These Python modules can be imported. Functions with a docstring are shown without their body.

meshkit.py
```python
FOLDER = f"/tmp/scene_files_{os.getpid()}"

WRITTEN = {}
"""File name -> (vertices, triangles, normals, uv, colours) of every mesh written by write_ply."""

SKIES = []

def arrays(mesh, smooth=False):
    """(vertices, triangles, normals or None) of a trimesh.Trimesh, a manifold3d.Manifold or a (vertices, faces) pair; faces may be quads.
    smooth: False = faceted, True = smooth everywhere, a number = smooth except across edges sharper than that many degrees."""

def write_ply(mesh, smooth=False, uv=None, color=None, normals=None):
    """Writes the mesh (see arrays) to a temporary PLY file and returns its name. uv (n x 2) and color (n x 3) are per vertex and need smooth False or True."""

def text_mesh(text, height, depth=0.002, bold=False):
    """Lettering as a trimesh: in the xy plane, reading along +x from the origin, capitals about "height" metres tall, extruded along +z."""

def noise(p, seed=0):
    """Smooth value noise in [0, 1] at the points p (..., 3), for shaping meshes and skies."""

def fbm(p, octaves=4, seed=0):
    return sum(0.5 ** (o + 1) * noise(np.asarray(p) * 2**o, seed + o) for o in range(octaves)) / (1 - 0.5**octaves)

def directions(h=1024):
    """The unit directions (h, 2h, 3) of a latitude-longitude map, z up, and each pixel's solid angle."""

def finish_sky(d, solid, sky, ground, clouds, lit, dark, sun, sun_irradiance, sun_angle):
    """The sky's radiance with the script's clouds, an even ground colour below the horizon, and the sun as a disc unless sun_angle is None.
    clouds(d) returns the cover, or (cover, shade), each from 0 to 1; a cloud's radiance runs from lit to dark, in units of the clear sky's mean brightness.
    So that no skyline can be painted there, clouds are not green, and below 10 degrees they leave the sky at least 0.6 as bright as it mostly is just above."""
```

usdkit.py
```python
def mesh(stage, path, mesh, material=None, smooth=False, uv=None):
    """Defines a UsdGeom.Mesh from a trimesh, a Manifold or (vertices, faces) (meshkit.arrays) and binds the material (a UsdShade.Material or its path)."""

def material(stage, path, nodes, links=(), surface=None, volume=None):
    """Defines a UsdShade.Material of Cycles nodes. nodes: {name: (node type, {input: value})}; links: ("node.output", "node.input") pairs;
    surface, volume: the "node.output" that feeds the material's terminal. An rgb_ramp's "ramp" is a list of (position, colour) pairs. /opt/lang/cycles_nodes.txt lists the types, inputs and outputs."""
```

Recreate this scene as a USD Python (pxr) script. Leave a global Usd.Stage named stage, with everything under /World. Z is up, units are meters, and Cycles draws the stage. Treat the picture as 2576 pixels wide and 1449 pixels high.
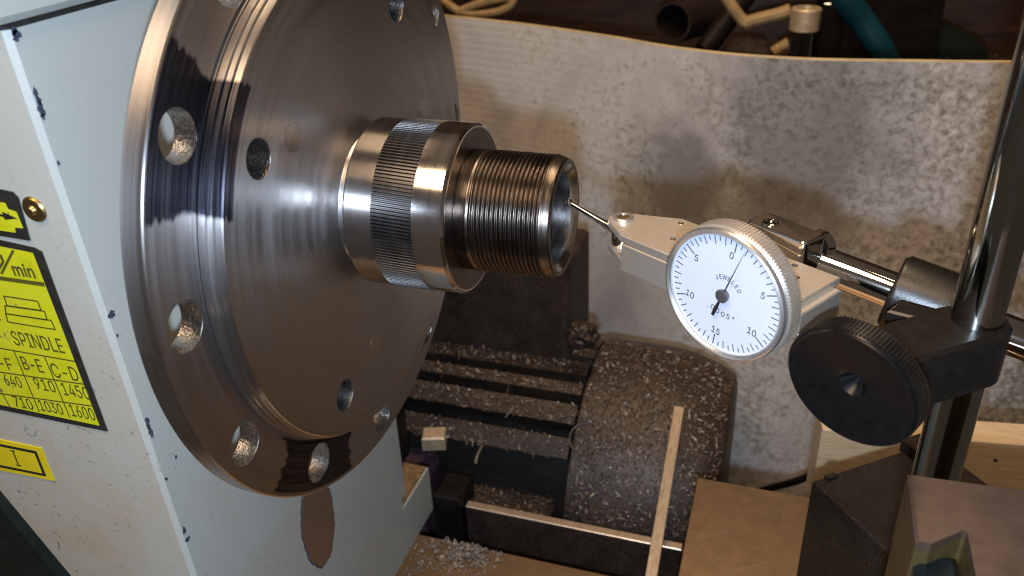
import math, random
import numpy as np, trimesh, manifold3d as m3, usdkit, meshkit
from shapely.geometry import Polygon, Point, LineString, box as sbox
from shapely import affinity
from pxr import Usd, UsdGeom, UsdLux, UsdShade, Gf, Sdf

stage = Usd.Stage.CreateInMemory()
UsdGeom.SetStageUpAxis(stage, 'Z'); UsdGeom.SetStageMetersPerUnit(stage, 1.0)
UsdGeom.Xform.Define(stage, '/World'); UsdGeom.Scope.Define(stage, '/World/Looks')
rng = np.random.default_rng(7); random.seed(7)

# ------------------------------------------------------------------ camera (spindle axis = world X through the origin, z up)
C = np.array([0.11994, -0.20543, 0.09578])
RIGHT = np.array([0.9502, 0.3091, -0.0394]); UP = np.array([-0.1165, 0.4696, 0.8752]); BACK = np.array([0.2890, -0.8270, 0.4822])
RIGHT /= np.linalg.norm(RIGHT); BACK -= RIGHT*(BACK@RIGHT); BACK /= np.linalg.norm(BACK); UP = np.cross(BACK, RIGHT)
FPX = 2139.12
cam = UsdGeom.Camera.Define(stage, '/World/camera')
cam.CreateHorizontalApertureAttr(36.0); cam.CreateVerticalApertureAttr(20.25)
cam.CreateFocalLengthAttr(36.0*FPX/2576); cam.CreateClippingRangeAttr(Gf.Vec2f(0.005, 50))
cam.CreateFStopAttr(22.0); cam.CreateFocusDistanceAttr(0.235)
cam.CreateExposureAttr(0.0)
UsdGeom.Xformable(cam).AddTransformOp().Set(Gf.Matrix4d(*RIGHT, 0, *UP, 0, *BACK, 0, *C, 1))

def ray(px, py): return RIGHT*((px-1288)/FPX) - UP*((py-724.5)/FPX) - BACK
def P(px, py, **k):                       # point seen at a spot of the photograph, on a plane of the place
    w = ray(px, py); (a, v), = k.items()
    if a == 'd': return C + w*v
    if a == 'pl': n, s = v; return C + w*((s-n@C)/(n@w))
    i = 'xyz'.index(a); return C + w*((v-C[i])/w[i])

# ------------------------------------------------------------------ light: dim warm room, warm lamps, small white torch by the lens
def look(name, nodes, links=(), surface='p.BSDF', volume=None):
    return usdkit.material(stage, '/World/Looks/'+name, nodes, links, surface=surface, volume=volume)
dome = UsdLux.DomeLight.Define(stage, '/World/sky')
dm = look('room_air', {'b': ('background_shader', {'color': (1.0, .76, .58), 'strength': 0.065})}, surface='b.background')
UsdShade.MaterialBindingAPI.Apply(dome.GetPrim()).Bind(dm)
dome.GetPrim().SetCustomDataByKey('kind', 'structure')
def aim(prim, pos, target):
    pos = np.array(pos, float); z = pos-np.array(target, float); z /= np.linalg.norm(z)
    x = np.cross([0, 1, .01], z); x /= np.linalg.norm(x); y = np.cross(z, x)
    UsdGeom.Xformable(prim).AddTransformOp().Set(Gf.Matrix4d(*x, 0, *y, 0, *z, 0, *pos, 1))
def rect(name, pos, target, w, h, power, color):
    l = UsdLux.RectLight.Define(stage, '/World/'+name); l.CreateWidthAttr(w); l.CreateHeightAttr(h)
    l.CreateIntensityAttr(power); l.CreateColorAttr(Gf.Vec3f(*color)); aim(l, pos, target); return l
WARM = (1.0, .70, .44)
rect('lamp_overhead', (.10, .20, .72), (.08, .08, -.1), .10, .40, 30.0, (1.0, .70, .44))
rect('lamp_front', (-.06, -.36, .62), (.08, 0, -.05), .46, .28, 12.0, WARM)
fl = UsdLux.SphereLight.Define(stage, '/World/torch'); fl.CreateRadiusAttr(.004); fl.CreateIntensityAttr(5600.0)
fl.CreateColorAttr(Gf.Vec3f(.66, .80, 1.0))
UsdGeom.Xformable(fl).AddTranslateOp().Set(Gf.Vec3d(*(C - UP*.020 - RIGHT*.002 + BACK*.004)))

# ------------------------------------------------------------------ helpers
taken = {}
def numbered(parent, name):
    k = (parent, name); n = taken.get(k, -1)+1; taken[k] = n
    return name if n == 0 else f'{name}_{n:03d}'
ORIGIN = {}
def data(prim, **k):
    for a, v in k.items():
        if v: prim.SetCustomDataByKey(a, v)
def thing(name, label, cat, base=(0, 0, 0), group=None):
    x = UsdGeom.Xform.Define(stage, '/World/'+numbered('/World', name)); base = np.array(base, float)
    x.AddTranslateOp().Set(Gf.Vec3d(*base)); ORIGIN[str(x.GetPath())] = base
    data(x.GetPrim(), label=label, category=cat, group=group); return str(x.GetPath())
def obj(name, mesh, mat, parent='/World', smooth=30, **k):
    path = parent+'/'+numbered(parent, name)
    v, f, _ = meshkit.arrays(mesh, False); base = np.zeros(3)
    for o in ORIGIN:
        if path.startswith(o+'/'): base = ORIGIN[o]
    if hasattr(mesh, 'to_mesh'):
        mm = mesh.to_mesh(); mesh = (mm.vert_properties[:, :3], mm.tri_verts)
    if isinstance(mesh, (tuple, list)): v, f = mesh
    else: v, f = mesh.vertices, mesh.faces
    p = usdkit.mesh(stage, path, (np.asarray(v, float)-base, np.asarray(f)), mat, smooth=smooth)
    data(p.GetPrim(), **k); return path
def top(name, mesh, mat, label, cat, smooth=30, group=None, kind=None):
    return obj(name, mesh, mat, '/World', smooth, label=label, category=cat, group=group, kind=kind)
def cat_(ms): return trimesh.util.concatenate([tm(m) for m in ms])
def tm(m):
    if hasattr(m, 'to_mesh'):
        q = m.to_mesh(); return trimesh.Trimesh(q.vert_properties[:, :3], q.tri_verts, process=False)
    if isinstance(m, (tuple, list)): return trimesh.Trimesh(m[0], m[1], process=False)
    return m
def frame(o, u, v, w=None):               # local x,y,z -> u,v,w at o
    u = np.array(u, float); v = np.array(v, float); w = np.cross(u, v) if w is None else np.array(w, float)
    M = np.eye(4); M[:3, 0], M[:3, 1], M[:3, 2], M[:3, 3] = u, v, w, o; return M
def moved(mesh, M):
    t = tm(mesh).copy(); t.apply_transform(M); return t
XF = frame((0, 0, 0), (0, 1, 0), (0, 0, 1), (1, 0, 0))     # local z -> world X
def rev(profile, n=192):                  # (x, r) closed profile turned about the spindle axis
    cs = m3.CrossSection([[(max(r, 0), x) for x, r in profile]])
    if cs.area() <= 0: cs = m3.CrossSection([[(max(r, 0), x) for x, r in profile[::-1]]])
    return m3.Manifold.revolve(cs, n).transform(XF[:3])
def axis_frame(p, n):
    n = np.array(n, float)/np.linalg.norm(n); a = np.array([0, 0, 1.]) if abs(n[2]) < .9 else np.array([1., 0, 0])
    u = np.cross(a, n); u /= np.linalg.norm(u); return frame(p, u, np.cross(n, u), n)
def rev_at(profile, p, n, seg=64):        # (along, r) closed profile turned about an axis through p
    cs = m3.CrossSection([[(max(r, 0), x) for x, r in profile]])
    if cs.area() <= 0: cs = m3.CrossSection([[(max(r, 0), x) for x, r in profile[::-1]]])
    return m3.Manifold.revolve(cs, seg).transform(axis_frame(p, n)[:3])
def cyl(p0, p1, r, seg=32, ch=0):
    p0 = np.array(p0, float); p1 = np.array(p1, float); L = np.linalg.norm(p1-p0)
    pr = [(0, 0), (0, r-ch), (ch, r), (L-ch, r), (L, r-ch), (L, 0)] if ch else [(0, 0), (0, r), (L, r), (L, 0)]
    return rev_at(pr, p0, p1-p0, seg)
def extr(poly, h, M=None, scale_top=None):
    rings = [np.array(poly.exterior.coords)[:-1]]+[np.array(i.coords)[:-1] for i in poly.interiors]
    cs = m3.CrossSection([r.tolist() for r in rings], m3.FillRule.EvenOdd)
    m = m3.Manifold.extrude(cs, h)
    return m if M is None else m.transform(M[:3])
def bevel(poly, h, b, M=None):            # extrusion with chamfered top and bottom edges (convex outlines)
    pts = []
    for z, q in ((0, poly.buffer(-b, join_style=2)), (b, poly), (h-b, poly), (h, poly.buffer(-b, join_style=2))):
        for x, y in np.array(q.exterior.coords)[:-1]: pts.append((x, y, z))
    m = m3.Manifold.hull_points(pts)
    return m if M is None else m.transform(M[:3])
def bbox(lo, hi, b=0.0):
    lo = np.array(lo, float); hi = np.array(hi, float)
    return bevel(sbox(0, 0, hi[0]-lo[0], hi[1]-lo[1]), hi[2]-lo[2], b or 1e-5, frame(lo, (1, 0, 0), (0, 1, 0)))
def obox(c, u, v, w, size, b=.0003):
    s = np.array(size)
    return bevel(sbox(-s[0]/2, -s[1]/2, s[0]/2, s[1]/2), s[2], b, frame(np.array(c)-np.array(w)*s[2]/2, u, v, w))
def tube(pts, r, seg=10, smooth_n=8):
    pts = np.array(pts, float)
    if smooth_n and len(pts) > 2:
        from scipy.interpolate import CubicSpline
        t = np.r_[0, np.cumsum(np.linalg.norm(np.diff(pts, axis=0), axis=1))]
        pts = CubicSpline(t, pts)(np.linspace(0, t[-1], smooth_n*(len(pts)-1)+1))
    rr = np.broadcast_to(r, len(pts)); V = []; F = []; tan = np.gradient(pts, axis=0)
    n = np.cross(tan[0], [.31, .2, .93]); n /= np.linalg.norm(n)
    for i, p in enumerate(pts):
        t = tan[i]/np.linalg.norm(tan[i]); n = n-t*(n@t); n /= np.linalg.norm(n); b = np.cross(t, n)
        for k in range(seg):
            a = 2*math.pi*k/seg; V.append(p+rr[i]*(n*math.cos(a)+b*math.sin(a)))
    N = len(pts)
    for i in range(N-1):
        for k in range(seg):
            a, b2 = i*seg+k, i*seg+(k+1) % seg; F += [(a, b2, b2+seg), (a, b2+seg, a+seg)]
    V += [pts[0], pts[-1]]
    for k in range(seg):
        F += [(len(V)-2, (k+1) % seg, k), (len(V)-1, (N-1)*seg+k, (N-1)*seg+(k+1) % seg)]
    return trimesh.Trimesh(np.array(V), np.array(F), process=False)
def text(s, h, M, bold=False, depth=.00012, center=False, stretch=1.0):
    t = meshkit.text_mesh(s, h, depth, bold); v = t.vertices.copy()
    if center: v[:, 0] -= (v[:, 0].min()+v[:, 0].max())/2; v[:, 1] -= (v[:, 1].min()+v[:, 1].max())/2
    v[:, 0] *= stretch; t = trimesh.Trimesh(v, t.faces, process=False); t.apply_transform(M); return t
def line2(a, b, w, M, depth=.0001):
    return extr(LineString([a, b]).buffer(w/2, cap_style=2), depth, M)

# ------------------------------------------------------------------ materials
def noise(scale, detail=3, rough=.55, dist=0.): return ('noise_texture', {'scale': scale, 'detail': detail, 'roughness': rough, 'distortion': dist})
GEO = ('geometry', {})
def plain(name, color, rough=.5, metal=0., bump=0., bscale=2000., var=.12, vscale=300., aniso=0., spec=.5, coat=0.):
    lo = tuple(c*(1-var) for c in color); hi = tuple(min(c*(1+var), 1) for c in color)
    n = {'g': GEO, 'n': noise(vscale, 4, .6), 'r': ('rgb_ramp', {'ramp': [(.3, lo), (.7, hi)]}),
         'p': ('principled_bsdf', {'roughness': rough, 'metallic': metal, 'specular_ior_level': spec, 'coat_weight': coat})}
    l = [('g.position', 'n.vector'), ('n.fac', 'r.fac'), ('r.color', 'p.base_color')]
    if bump:
        n['bn'] = noise(bscale, 3); n['bp'] = ('bump', {'strength': bump, 'distance': .0003})
        l += [('g.position', 'bn.vector'), ('bn.fac', 'bp.height'), ('bp.normal', 'p.normal')]
    return look(name, n, l)

def turned(name, color, rough=.28, aniso=.75, streak=.25, groove=.12, dye=False, kx=9000., metal=1.0, tw=6.):
    """metal turned on a lathe: streaks and tool marks run round the spindle axis"""
    n = {'g': GEO, 's': ('separate_xyz', {}), 'y2': ('math', {'math_type': 'multiply'}), 'z2': ('math', {'math_type': 'multiply'}),
         'sum': ('math', {'math_type': 'add'}), 'rad': ('math', {'math_type': 'sqrt'}), 'th': ('math', {'math_type': 'arctan2'}),
         'neg': ('math', {'math_type': 'multiply', 'value2': -1.0}), 'tan': ('combine_xyz', {'x': 0.0}),
         'rk': ('math', {'math_type': 'multiply', 'value2': kx}), 'xk': ('math', {'math_type': 'multiply', 'value2': kx*.9}), 'tk': ('math', {'math_type': 'multiply', 'value2': tw}),
         'pv': ('combine_xyz', {}), 'n': noise(.33, 5, .7), 'n2': noise(.035, 4, .6), 'nb': noise(160, 4, .6),
         'r': ('rgb_ramp', {'ramp': [(.25, tuple(c*(1-streak) for c in color)), (.75, tuple(min(1, c*(1+streak)) for c in color))]}),
         'rr': ('map_range', {'from_min': .25, 'from_max': .75, 'to_min': rough*.72, 'to_max': rough*1.3}),
         'bp': ('bump', {'strength': groove, 'distance': .0002}),
         'p': ('principled_bsdf', {'metallic': metal, 'anisotropic': aniso, 'anisotropic_rotation': .25})}
    l = [('g.position', 's.vector'), ('s.y', 'y2.value1'), ('s.y', 'y2.value2'), ('s.z', 'z2.value1'), ('s.z', 'z2.value2'), ('y2.value', 'sum.value1'), ('z2.value', 'sum.value2'),
         ('sum.value', 'rad.value1'), ('s.z', 'th.value1'), ('s.y', 'th.value2'), ('s.z', 'neg.value1'), ('neg.value', 'tan.y'), ('s.y', 'tan.z'),
         ('rad.value', 'rk.value1'), ('s.x', 'xk.value1'), ('th.value', 'tk.value1'), ('rk.value', 'pv.x'), ('xk.value', 'pv.y'), ('tk.value', 'pv.z'),
         ('pv.vector', 'n.vector'), ('pv.vector', 'n2.vector'), ('g.position', 'nb.vector'), ('n.fac', 'r.fac'), ('n2.fac', 'rr.value'), ('rr.result', 'p.roughness'),
         ('n.fac', 'bp.height'), ('bp.normal', 'p.normal'), ('tan.vector', 'p.tangent')]
    col = 'r.color'
    if dye:
        # two patches of blue-black layout dye with brushed, ragged ends
        def patch(tag, a, hw, r0, r1):
            n.update({f'd{tag}': ('math', {'math_type': 'subtract', 'value2': a}), f'a{tag}': ('math', {'math_type': 'absolute'}),
                      f'w{tag}': ('math', {'math_type': 'multiply_add', 'value2': .8}), f'e{tag}': ('map_range', {'from_min': .5*hw*.8+hw*.86, 'from_max': .5*hw*.8+hw*.92, 'to_min': 1., 'to_max': 0., 'clamp': True}),
                      f'q{tag}': ('map_range', {'from_min': r0, 'from_max': r0+.0006, 'to_min': 0., 'to_max': 1., 'clamp': True}), f'u{tag}': ('map_range', {'from_min': r1-.0008, 'from_max': r1, 'to_min': 1., 'to_max': 0., 'clamp': True}),
                      f'm{tag}': ('math', {'math_type': 'multiply'}), f'k{tag}': ('math', {'math_type': 'multiply'}),
                      f'v{tag}': ('combine_xyz', {'y': a*7, 'z': 0.}), f'nr{tag}': noise(130, 3, .65), f'ns{tag}': ('math', {'math_type': 'multiply', 'value2': hw})})
            l.extend([('th.value', f'd{tag}.value1'), (f'd{tag}.value', f'a{tag}.value1'), ('rad.value', f'v{tag}.x'), (f'v{tag}.vector', f'nr{tag}.vector'),
                      (f'nr{tag}.fac', f'ns{tag}.value1'), (f'ns{tag}.value', f'w{tag}.value1'), (f'a{tag}.value', f'w{tag}.value3'), (f'w{tag}.value', f'e{tag}.value'),
                      ('rad.value', f'q{tag}.value'), ('rad.value', f'u{tag}.value'), (f'e{tag}.result', f'm{tag}.value1'), (f'q{tag}.result', f'm{tag}.value2'),
                      (f'm{tag}.value', f'k{tag}.value1'), (f'u{tag}.result', f'k{tag}.value2')])
            return f'k{tag}.value'
        a = patch('A', math.radians(148.5), math.radians(13.5), .0655, .0872); b = patch('B', math.radians(-121.5), math.radians(15.5), .0712, .0866)
        n.update({'mx': ('math', {'math_type': 'maximum'}), 'thin': ('map_range', {'from_min': .38, 'from_max': .7, 'to_min': 1., 'to_max': .72, 'clamp': True}), 'mt': ('math', {'math_type': 'multiply'}),
                  'mix': ('mix', {'color2': (.008, .010, .026)})})
        l += [(a, 'mx.value1'), (b, 'mx.value2'), ('n.fac', 'thin.value'), ('mx.value', 'mt.value1'), ('thin.result', 'mt.value2'), ('mt.value', 'mix.fac'), ('r.color', 'mix.color1')]
        col = 'mix.color'
    l.append((col, 'p.base_color'))
    return look(name, n, l)

M = {}
M['steel'] = turned('turned_steel', (.46, .445, .44), .36, .66, .12, .08)
M['steel_dye'] = turned('turned_steel_with_dye', (.46, .445, .44), .37, .66, .13, .10, dye=True)
M['collar'] = turned('ground_steel', (.74, .71, .68), .16, .5, .06, .03, kx=6000.)
M['knurl'] = turned('knurled_steel', (.13, .127, .127), .36, .2, .2, .05)
M['thread'] = turned('oily_thread_and_shade_steel', (.135, .115, .10), .27, .0, .4, .25, tw=20.)  # oily steel on the thread, painted shade on the collar shoulder
M['bore'] = plain('drilled_hole_steel', (.42, .40, .38), .25, 1., bump=.9, bscale=1500, var=.4, vscale=1200)
M['bright_bore'] = turned('bored_steel', (.66, .65, .64), .20, .3, .25, .2, tw=25.)
M['plug'] = turned('plug_steel', (.52, .49, .46), .30, .7, .2, .1)
M['chrome'] = plain('chrome', (.80, .78, .74), .07, 1., bump=.02, bscale=800, var=.03)
M['chrome_dark'] = plain('oily_chrome', (.36, .38, .36), .10, 1., bump=.03, bscale=300, var=.15, vscale=60)
M['satin'] = plain('satin_chrome', (.72, .66, .58), .42, .85, bump=.10, bscale=9000, var=.04)
M['satin_grey'] = plain('satin_chrome_bezel', (.66, .65, .63), .34, .9, bump=.05, bscale=9000, var=.04)
M['dial'] = plain('dial_enamel', (.66, .68, .72), .5, 0., var=.01)
M['ink'] = plain('black_ink', (.012, .012, .014), .5)
M['needle'] = plain('needle_steel', (.16, .15, .15), .4, .6)
M['brass'] = plain('brass', (.46, .34, .15), .34, 1., var=.1)
M['black'] = plain('blackened_steel', (.008, .007, .006), .34, .0, bump=.15, bscale=1800, var=.4, spec=.45)
M['black_gloss'] = plain('black_knob', (.004, .004, .0045), .30, 0., bump=.03, bscale=900, var=.3, spec=.3)
M['copper'] = plain('worn_tool_steel', (.115, .078, .06), .38, .6, bump=.10, bscale=1800, var=.16, vscale=220)
M['blued'] = plain('blued_steel', (.025, .040, .044), .25, .8, bump=.1, bscale=900, var=.3)
M['ground'] = plain('ground_bed_steel', (.21, .135, .07), .40, .6, bump=.06, bscale=2600, var=.14, vscale=140)
M['post_side'] = plain('oily_golden_steel', (.085, .062, .025), .42, .4, bump=.06, bscale=2000, var=.25, vscale=150)
M['bright_bar'] = plain('bright_rail', (.72, .56, .40), .35, .8, bump=.2, bscale=2500, var=.14, vscale=500)
M['stick'] = look('pale_wood_strip', {'g': GEO, 'mp': ('mapping', {'scale': (900., 60., 900.)}), 'n': noise(1., 4, .65), 'r': ('rgb_ramp', {'ramp': [(.3, (.26, .18, .105)), (.7, (.46, .335, .21))]}), 'p': ('principled_bsdf', {'roughness': .6})},
                  [('g.position', 'mp.vector'), ('mp.vector', 'n.vector'), ('n.fac', 'r.fac'), ('r.color', 'p.base_color')])
M['plank'] = look('plank_wood', {'g': GEO, 'mp': ('mapping', {'scale': (40., 200., 700.)}), 'n': noise(1., 5, .7, .6), 'mq': ('mapping', {'scale': (350., 350., 1800.)}), 'nf': noise(1., 3, .7),
                  'r': ('rgb_ramp', {'ramp': [(.25, (.36, .26, .15)), (.5, (.50, .38, .23)), (.75, (.57, .45, .29))]}), 'b': ('bump', {'strength': .25, 'distance': .0004}), 'p': ('principled_bsdf', {'roughness': .65})},
                  [('g.position', 'mp.vector'), ('mp.vector', 'n.vector'), ('g.position', 'mq.vector'), ('mq.vector', 'nf.vector'), ('n.fac', 'r.fac'), ('r.color', 'p.base_color'), ('nf.fac', 'b.height'), ('b.normal', 'p.normal')])
M['brown_wood'] = look('brown_wood', {'g': GEO, 'mp': ('mapping', {'scale': (14., 60., 160.)}), 'n': noise(1., 5, .7, 1.), 'r': ('rgb_ramp', {'ramp': [(.35, (.005, .0025, .0015)), (.58, (.028, .011, .004)), (.85, (.085, .034, .010))]}), 'p': ('principled_bsdf', {'roughness': .45})},
                  [('g.position', 'mp.vector'), ('mp.vector', 'n.vector'), ('n.fac', 'r.fac'), ('r.color', 'p.base_color')])
M['pitch'] = plain('black_grime_and_shade', (.010, .008, .007), .5, 0., bump=.4, bscale=700, var=.5, vscale=90, spec=.12)  # grime on the outer parts, painted shade on the motor core
M['green_dark'] = plain('dark_green_paint', (.007, .012, .010), .4, 0., bump=.2, bscale=1500, var=.3, vscale=200, spec=.2)
M['pitch2'] = plain('very_dark_green', (.006, .010, .007), .6, spec=.15)
M['purple'] = plain('dark_purple_paint', (.050, .030, .042), .4, 0., bump=.5, bscale=1500, var=.5, vscale=400)
M['hose'] = plain('blue_hose', (.004, .038, .055), .5, spec=.25)
M['straw'] = plain('pale_shaving', (.32, .22, .10), .55, var=.25, vscale=120)
M['rust'] = plain('rusty_iron', (.014, .006, .003), .7, .2, bump=.6, bscale=1800, var=.6, vscale=500)
M['yellow'] = look('label_yellow', {'g': GEO, 'n': noise(120, 5, .7), 'n2': noise(900, 3, .6), 'a': ('math', {'math_type': 'multiply_add', 'value2': .35}), 'r': ('rgb_ramp', {'ramp': [(.40, (.36, .36, .010)), (.62, (.50, .52, .010)), (.84, (.52, .54, .02)), (.90, (.20, .18, .05))]}), 'p': ('principled_bsdf', {'roughness': .36})},
                   [('g.position', 'n.vector'), ('g.position', 'n2.vector'), ('n2.fac', 'a.value1'), ('n.fac', 'a.value3'), ('a.value', 'r.fac'), ('r.color', 'p.base_color')])
M['yellow2'] = plain('label_amber', (.60, .50, .010), .38, var=.08, vscale=90)
M['label_black'] = plain('label_black', (.018, .018, .016), .45, bump=.2, bscale=1500, var=.4)
M['print'] = plain('label_print', (.075, .075, .010), .5)
M['chip_blue'] = plain('bare_chip', (.075, .085, .125), .45, .4, bump=.5, bscale=2500, var=.5, vscale=900)
M['nickel'] = plain('dull_nut_steel', (.58, .46, .30), .5, .5, bump=.2, bscale=900, var=.2)
M['swarf'] = look('steel_swarf', {'g': GEO, 'r': ('rgb_ramp', {'ramp': [(0., (.10, .07, .05)), (.35, (.36, .28, .22)), (.6, (.78, .69, .60)), (1., (.96, .91, .85))]}), 'p': ('principled_bsdf', {'metallic': .25, 'roughness': .35})},
                  [('g.random_per_island', 'r.fac'), ('r.color', 'p.base_color')])
M['curls'] = look('bright_curls', {'g': GEO, 'r': ('rgb_ramp', {'ramp': [(0., (.20, .17, .14)), (.25, (.55, .52, .49)), (1., (.95, .93, .91))]}), 'p': ('principled_bsdf', {'metallic': .05, 'roughness': .35})},
                  [('g.random_per_island', 'r.fac'), ('r.color', 'p.base_color')])
def paint(name, base, dirt, amount, lowz):
    """old machine paint: cream, with oily grime that thickens low down, fine black specks and brownish smears"""
    return look(name, {'g': GEO, 's': ('separate_xyz', {}), 'n': noise(28, 5, .6, .4), 'h0': ('map_range', {'from_min': lowz[0], 'from_max': lowz[1], 'to_min': 1., 'to_max': .12, 'clamp': True}), 'sn': ('separate_xyz', {}), 'hn': ('map_range', {'from_min': .2, 'from_max': .9, 'to_min': 1., 'to_max': .35, 'clamp': True}), 'hm': ('math', {'math_type': 'multiply'}), 'h': ('map_range', {'clamp': True}),
        'nm': ('map_range', {'from_min': .35, 'from_max': .75, 'to_min': 0., 'to_max': 1., 'clamp': True}), 'm': ('math', {'math_type': 'multiply'}), 'ma': ('math', {'math_type': 'multiply', 'value2': amount}),
        'mix': ('mix', {'color1': base, 'color2': dirt}), 'v': noise(520, 3, .6), 'vm': ('map_range', {'from_min': .61, 'from_max': .67, 'to_min': 0., 'to_max': .8, 'clamp': True}), 'vh': ('math', {'math_type': 'multiply'}),
        'n3': noise(60, 3, .6), 'n3m': ('map_range', {'from_min': .42, 'from_max': .58, 'to_min': 0., 'to_max': 1., 'clamp': True}), 'vk': ('math', {'math_type': 'multiply'}),
        'mx2': ('mix', {'color2': (.03, .025, .02)}), 'bn': noise(900, 2), 'b': ('bump', {'strength': .10, 'distance': .0003}), 'p': ('principled_bsdf', {'roughness': .42, 'specular_ior_level': .4})},
        [('g.position', 's.vector'), ('g.position', 'n.vector'), ('s.z', 'h0.value'), ('g.true_normal', 'sn.vector'), ('sn.x', 'hn.value'), ('h0.result', 'hm.value1'), ('hn.result', 'hm.value2'), ('hm.value', 'h.value'), ('n.fac', 'nm.value'), ('nm.result', 'm.value1'), ('h.result', 'm.value2'), ('m.value', 'ma.value1'), ('ma.value', 'mix.fac'),
         ('g.position', 'v.vector'), ('v.fac', 'vm.value'), ('vm.result', 'vh.value1'), ('h.result', 'vh.value2'), ('g.position', 'n3.vector'), ('n3.fac', 'n3m.value'), ('vh.value', 'vk.value1'), ('n3m.result', 'vk.value2'),
         ('mix.color', 'mx2.color1'), ('vk.value', 'mx2.fac'), ('mx2.color', 'p.base_color'), ('g.position', 'bn.vector'), ('bn.fac', 'b.height'), ('b.normal', 'p.normal')])
M['paint'] = paint('cream_paint', (.37, .39, .36), (.36, .27, .16), .9, (-.12, .03))
M['grimy'] = plain('oily_ledge', (.20, .12, .05), .4, 0., bump=.5, bscale=900, var=.6, vscale=250)
M['plug_brown'] = plain('bare_iron_disc', (.34, .24, .17), .45, .8, var=.06, bump=.05)
def grit(name, base, light, scale=900., rough=.5, bump=.7, metal=.25, spec=.5):
    return look(name, {'g': GEO, 'n': noise(scale, 4, .75), 'n2': noise(55, 4, .6), 'r': ('rgb_ramp', {'ramp': [(.40, base), (.60, tuple(b*.6+l*.4 for b, l in zip(base, light))), (.72, light)]}),
        'd': ('rgb_ramp', {'ramp': [(.3, (.45, .42, .42)), (.65, (1., 1., 1.))]}), 'mx': ('mix', {'mix_type': 'multiply', 'fac': 1.}), 'b': ('bump', {'strength': bump, 'distance': .0007}), 'p': ('principled_bsdf', {'roughness': rough, 'metallic': metal, 'specular_ior_level': spec})},
        [('g.position', 'n.vector'), ('g.position', 'n2.vector'), ('n.fac', 'r.fac'), ('n2.fac', 'd.fac'), ('r.color', 'mx.color1'), ('d.color', 'mx.color2'), ('mx.color', 'p.base_color'), ('n.fac', 'b.height'), ('b.normal', 'p.normal')])
M['motor'] = grit('chip_caked_iron', (.036, .025, .018), (.11, .075, .053), 520., .45, .35)
M['motor_dark'] = grit('oily_motor_iron', (.030, .021, .017), (.09, .065, .05), 700., .5, .4, 0., .15)
M['cast'] = grit('gritty_cast_iron', (.012, .009, .007), (.06, .045, .03), 1300., .55, .5, 0., .2)
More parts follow.
